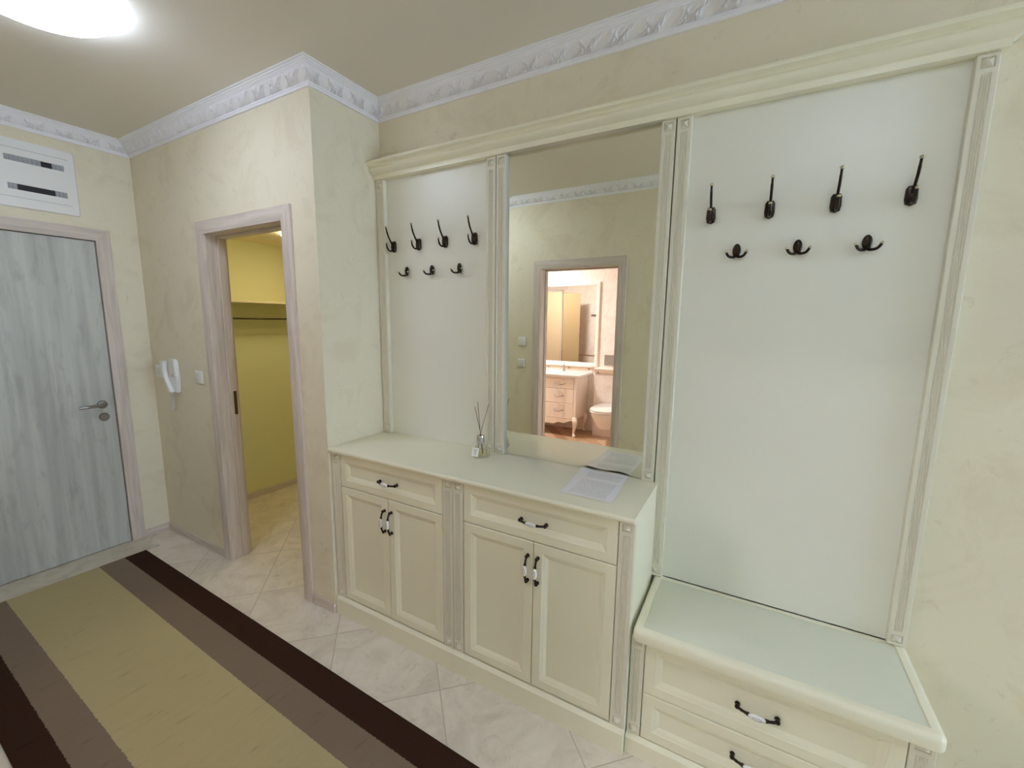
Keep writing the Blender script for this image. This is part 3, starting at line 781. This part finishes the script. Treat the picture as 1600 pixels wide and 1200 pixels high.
t = thing('document_sleeve', 'white printed page in a clear plastic sleeve lying at the right end of the countertop', 'document', (c00.x, c00.y, CH))
obj('page', sheet(.02, .0008), M_PAPER, t)
bm = sheet(0, .0016, layers=(0,))
M_FILM = bpy.data.materials.new('clear_film'); M_FILM.use_nodes = True; n = M_FILM.node_tree.nodes; l = M_FILM.node_tree.links; n.clear()
tr = n.new('ShaderNodeBsdfTransparent'); tr.inputs[0].default_value = (1, 1, 1, 1); gs = n.new('ShaderNodeBsdfGlossy'); gs.inputs['Roughness'].default_value = .12
ms = n.new('ShaderNodeMixShader'); ms.inputs[0].default_value = .02; oo = n.new('ShaderNodeOutputMaterial')
l.new(tr.outputs[0], ms.inputs[1]); l.new(gs.outputs[0], ms.inputs[2]); l.new(ms.outputs[0], oo.inputs[0])
obj('plastic_sleeve', bm, M_FILM, t)

# ------------------------------------------------------------------ closet contents
bm = nb(); box(bm, CX0+.001, -1.58, -.28, CYB-.01, 1.635, 1.653, .001, 1)
o = obj('closet_shelf', bm, base('shelf_board', (226, 214, 172), .5)); tag(o, 'pale shelf board along the closet wall above the hanging rod', 'shelf')
t = thing('hanging_rod', 'thin dark hanging rod below the closet shelf', 'clothes rail', (-1.69, .4, 1.515))
bm = nb(); tube(bm, [(-1.69, -.26, 1.515), (-1.69, CYB-.02, 1.515)], .007, 12); obj('rod', bm, M_ROD, t)
for yy_ in (-.20, .95):
    bm = nb(); box(bm, -1.695, -1.685, yy_-.008, yy_+.008, 1.524, 1.634); obj('bracket', bm, M_ROD, t)

# ------------------------------------------------------------------ bathroom (seen in the mirror)
YB = -3.965; YI = -W-.12
M_BTILE = marble_tiles('bathroom_wall_tile', .5, 0, 0, 0, (240, 230, 224), (228, 216, 209), (212, 198, 190), (216, 204, 196), .002)
nn_, ll_, bb_ = nt(M_BTILE)
M_BFLOOR = base('wood_look_floor_tile', (200, 170, 145), .35)
v = coords(M_BFLOOR, (1, 1, 1)); n, l, b = nt(M_BFLOOR); bk = n.new('ShaderNodeTexBrick'); l.new(coords(M_BFLOOR, (1, 1, 1), (0, 0, -.9)), bk.inputs['Vector'])
bk.inputs['Scale'].default_value = 1; bk.inputs['Brick Width'].default_value = .6; bk.inputs['Row Height'].default_value = .12; bk.inputs['Mortar Size'].default_value = .002
bk.inputs['Color1'].default_value = lin((220, 190, 158)); bk.inputs['Color2'].default_value = lin((158, 116, 84)); bk.inputs['Mortar'].default_value = lin((140, 110, 90))
setcol(M_BFLOOR, bk.outputs[0])
BXL, BXR = -1.85, 1.2
bm = nb(); box(bm, BXL, BXR, YB, YI, .0005, .004); struct('floor_bathroom', bm, M_BFLOOR)
bm = nb(); box(bm, BXL, BXR, YB-.1, YB, 0, H); struct('wall_bathroom_back', bm, M_BTILE)
bm = nb(); box(bm, BXL-.1, BXL, YB, YI, 0, H); struct('wall_bathroom_left', bm, M_BTILE)
bm = nb(); box(bm, BXR-.012, BXR-.001, YB, YI, 0, H); struct('wall_bathroom_right', bm, M_BTILE)
bm = nb(); box(bm, BXL, BX0-.09, YI-.008, YI-.001, 0, H); box(bm, BX1+.09, BXR-.012, YI-.008, YI-.001, 0, H); box(bm, BX0-.09, BX1+.09, YI-.008, YI-.001, BZ+.09, H)
struct('wall_bathroom_front', bm, M_BTILE)
bm = nb(); box(bm, BXL, BXR, YB, YI-.001, 2.38, 2.40); struct('ceiling_bathroom', bm, base('bathroom_ceiling_paint', (240, 228, 212), .6))
M_BWHITE = base('bathroom_cream_lacquer', (246, 234, 224), .35)
YBX = -3.765
bm = nb(); box(bm, -.02, BXR-.012, YB, YBX, .004, .900); box(bm, -.03, BXR-.012, YB, YBX+.010, .900, .918, .003, 1, mi=1); struct('wall_cistern_box', bm, [M_BTILE, M_BWHITE])
M_BORD = base('border_tile', (206, 178, 154), .4)
bm = nb(); box(bm, BXL, -.02, YB, YB+.010, .862, .892, .003, 1); box(bm, -.02, BXR-.012, YBX, YBX+.010, .850, .880, .003, 1)
for x in (-1.1, -.777, -.46, -.168, ): box(bm, x-.008, x+.008, YB+.010, YB+.016, .869, .885, .003, 1, mi=1)
for x in (.03, .35, .67): box(bm, x-.008, x+.008, YBX+.010, YBX+.016, .857, .873, .003, 1, mi=1)
struct('trim_3', bm, [M_BORD, base('border_stud', (70, 58, 50), .3, metal=.6)])
bm = nb(); box(bm, BXL, -.35, YI-.022, YI-.009, .905, .925, .003, 1); struct('trim_4', bm, M_BORD)
# vanity
VF = -3.505; VX0, VX1 = -1.22, -.170
t = thing('bathroom_vanity', 'cream bathroom vanity with curved legs and three drawers, seen in the mirror', 'vanity', (-.69, -3.72, .004))
bm = nb(); box(bm, VX0, VX1-.004, YB+.006, VF-.019, .245, .798, .003, 1); obj('body', bm, M_BWHITE, t)
bm = nb()
out = rrect(VX0-.02, -.105, 0, 0, .1)
def vtop(i, z):
    pts = [(VX0-.02+i, YB+.003), (-.115-i, YB+.003), (-.115-i, VF-.10)]
    for k in range(9):
        a = k/8*PI/2; pts.append((-.175-i+.06*math.cos(a)-.0, VF-.10+(.130-i)*math.sin(a)))
    pts.append((VX0-.02+i, VF+.030-i)); return [(x, y, z) for x, y in pts]
rings_front(bm, [vtop(.018, .798), vtop(.006, .806), vtop(.0, .818), vtop(.0, .834), vtop(.006, .840)])
obj('washbasin_top', bm, M_PORC, t, smooth=40)
for z0, z1 in ((.646, .764), (.452, .640), (.246, .446)):
    bm = nb(); box(bm, -.618, -.208, VF-.018, VF, z0, z1, .003, 1); dw = obj('drawer', bm, M_BWHITE, t)
    bm = nb(); tube(bm, smoothpath([(-.478, VF, (z0+z1)/2+.008), (-.470, VF+.018, (z0+z1)/2+.006), (-.413, VF+.024, (z0+z1)/2-.008), (-.356, VF+.018, (z0+z1)/2+.006), (-.348, VF, (z0+z1)/2+.008)]), .0055, 8); obj('handle', bm, M_STEEL, dw)
for a, b_ in ((-1.18, -.906), (-.900, -.626)):
    bm = nb(); shaker(bm, a, b_, .246, .764, VF*1.0, fr=.04) if False else box(bm, a, b_, VF-.018, VF, .246, .764, .003, 1); obj('door', bm, M_BWHITE, t)
for a in (-.205, VX0):
    bm = nb(); box(bm, a, a+.034, VF-.018, VF+.002, .25, .797, .006, 2); obj('corner_post', bm, M_BWHITE, t)
bm = nb(); ap = [(-1.18, .243), (-.21, .243), (-.21, .222)]
for k in range(25):
    s = k/24; x = -.21-s*.97; q = abs(s-.5)*2
    ap.append((x, .222-.085*(1-q)**.8*(1 if q > .35 else 1)-.012*math.sin(6*PI*q)))
ap.append((-1.18, .222)); prism_y(bm, ap, VF-.014, VF+.001); obj('apron', bm, M_BWHITE, t)
def cab_leg(x, y, sx, sy):
    bm = nb(); pts = [(0, 0, .262), (.010, .010, .235), (.020, .020, .195), (.010, .010, .135), (-.004, -.004, .080), (-.006, -.006, .040), (.004, .004, .014), (.006, .006, .0)]
    tube(bm, smoothpath([(x+sx*a, y+sy*b_, .0045+c_) for a, b_, c_ in pts], 3), [.030, .031, .033, .035, .037, .037, .034, .030, .027, .024, .021, .019, .017, .016, .015, .016, .018, .021, .022, .022, .020, .018][:22], 12)
    obj('leg', bm, M_BWHITE, t)
cab_leg(-.196, VF-.020, 1, 1); cab_leg(-.200, YB+.05, 1, 0); cab_leg(VX0+.03, VF-.020, -1, 1); cab_leg(VX0+.03, YB+.05, -1, 0)
t = thing('basin_tap', 'small chrome tap on the bathroom washbasin, seen in the mirror', 'tap', (-.50, -3.86, .841))
bm = nb(); lathe(bm, [(.022, 0), (.022, .01), (.016, .02), (.016, .075), (.010, .082), (.0001, .083)], 18, 'z', (-.50, -3.86, .8412)); tube(bm, smoothpath([(-.50, -3.86, .895), (-.50, -3.82, .915), (-.50, -3.77, .905), (-.50, -3.75, .890)]), .009, 10); obj('spout', bm, M_CHROME, t, smooth=50)
bm = nb(); tube(bm, [(-.50, -3.86, .925), (-.50, -3.88, .955)], .005, 8); obj('lever', bm, M_CHROME, t)
# bathroom mirror
t = thing('bathroom_mirror', 'framed bathroom mirror above the washbasin, seen in the hall mirror', 'mirror', (-.69, YB+.002, .905))
bx0, bx1, bz0, bz1 = -1.34, -.045, .905, 2.058
bm = nb()
def rm(i, y, top=0): return [(bx0+i, y, bz0+i*1.3), (bx1-i, y, bz0+i*1.3), (bx1-i, y, bz1-i), (bx0+i, y, bz1-i)]
rings_front(bm, [rm(0, YB+.0005), rm(0, YB+.018), rm(.006, YB+.026), rm(.022, YB+.028), rm(.030, YB+.020), rm(.040, YB+.022), rm(.048, YB+.012)], capf=False, capb=False); obj('mirror_frame', bm, M_BWHITE, t)
bm = nb(); box(bm, bx0+.045, bx1-.045, YB+.003, YB+.010, bz0+.055, bz1-.045); obj('mirror_glass', bm, base('bathroom_mirror_silver', (240, 238, 232), 0, metal=1), t)
# toilet
t = thing('toilet', 'white wall-hung toilet beside the vanity, seen in the mirror', 'toilet', (.245, YBX, .004))
bm = nb(); secs = []
for z, sc, ln in ((.190, .50, .36), (.20, .60, .40), (.24, .70, .43), (.30, .85, .48), (.37, .98, .53), (.415, 1.0, .54)):
    ring = []
    for k in range(24):
        a = 2*PI*k/24; x = .178*sc*math.copysign(abs(math.cos(a))**.62, math.cos(a)); y = math.sin(a)
        yy_ = YBX+ln*(.5+.5*math.copysign(abs(y)**.75, y)) if True else 0
        ring.append((.245+x*(1 if y < .2 else 1-.18*(y-.2)), max(YBX+.001, yy_), z))
    secs.append(ring)
rings_front(bm, secs); obj('bowl', bm, M_PORC, t, smooth=50)
bm = nb(); lids = []
for z, i in ((.418, .0), (.424, -.006), (.436, -.006), (.4365, .004), (.441, .0), (.455, -.002), (.462, .012)):
    ring = []
    for k in range(24):
        a = 2*PI*k/24; y = math.sin(a); x = (.182-i)*math.copysign(abs(math.cos(a))**.6, math.cos(a))
        ring.append((.245+x*(1 if y < .2 else 1-.18*(y-.2)), YBX+.03+(.515-i)*(.5+.5*math.copysign(abs(y)**.75, y)), z))
    lids.append(ring)
rings_front(bm, lids); obj('lid', bm, M_PORC, t, smooth=40)
bm = nb(); box(bm, .045, .30, YB+.001, YB+.012, .945, 1.085, .003, 1); o = obj('flush_plate', bm, base('grey_plate', (150, 140, 132), .4)); tag(o, 'grey flush plate on the wall above the toilet ledge, seen in the mirror', 'flush plate')
# shower screen seen in the bathroom mirror
M_TINT = base('bronze_tinted_glass', (224, 204, 172), .12, Transmission_Weight=.35, IOR=1.3)
M_TINT_SHADED = base('bronze_tinted_glass_shaded', (200, 176, 138), .12, Transmission_Weight=.35, IOR=1.3)  # same glass; shading of the angled open door put into the colour
t = thing('shower_screen', 'bronze glass shower screen with an open door, reflected in the bathroom mirror', 'shower', (-1.25, -2.46, .004))
bm = nb(); box(bm, BXL+.004, -1.235, -2.466, -2.458, .01, 2.055); obj('fixed_panel', bm, M_TINT, t)
bm = nb(); box(bm, -1.235, -1.205, -2.475, -2.450, .005, 2.075, .003, 1); box(bm, BXL+.004, -1.205, -2.474, -2.452, 2.056, 2.075, .003, 1); obj('metal_profile', bm, M_CHROME, t)
bm = nb(); b2 = nb(); box(b2, 0, .30, -.004, .004, .02, 2.03); merge(bm, b2, Matrix.Translation((-1.203, -2.462, 0)) @ Matrix.Rotation(.35, 4, 'Z')); gd = obj('glass_door', bm, M_TINT_SHADED, t)
bm = nb(); ball(bm, (-1.20, -2.49, 1.03), (.03, .012, .012)); obj('handle', bm, M_CHROME, gd)
t = thing('robe_hook', 'small chrome wall hook on the bathroom tiles, reflected in the bathroom mirror', 'hook', (-.80, YI-.009, 1.66))
bm = nb(); box(bm, -.86, -.74, YI-.030, YI-.009, 1.650, 1.664, .002, 1)
for x in (-.84, -.80, -.76): tube(bm, smoothpath([(x, YI-.03, 1.652), (x, YI-.045, 1.625), (x, YI-.06, 1.635)]), .005, 8)
obj('hook_bar', bm, M_STEEL, t)
dome_lamp('round warm ceiling lamp in the bathroom above the vanity', -.95, -3.20, 2.38, .13, .02, emis('bathroom_lamp_glow', (250, 248, 255), LAMP_BATH))
# unseen fill lamp, added for brightness in the room at the camera's back
dome_lamp('unseen round ceiling lamp added to brighten the open living area', 2.50, -3.20, H, .215, .055, emis('living_fill_glow', (220, 232, 255), FILL_LIVING))
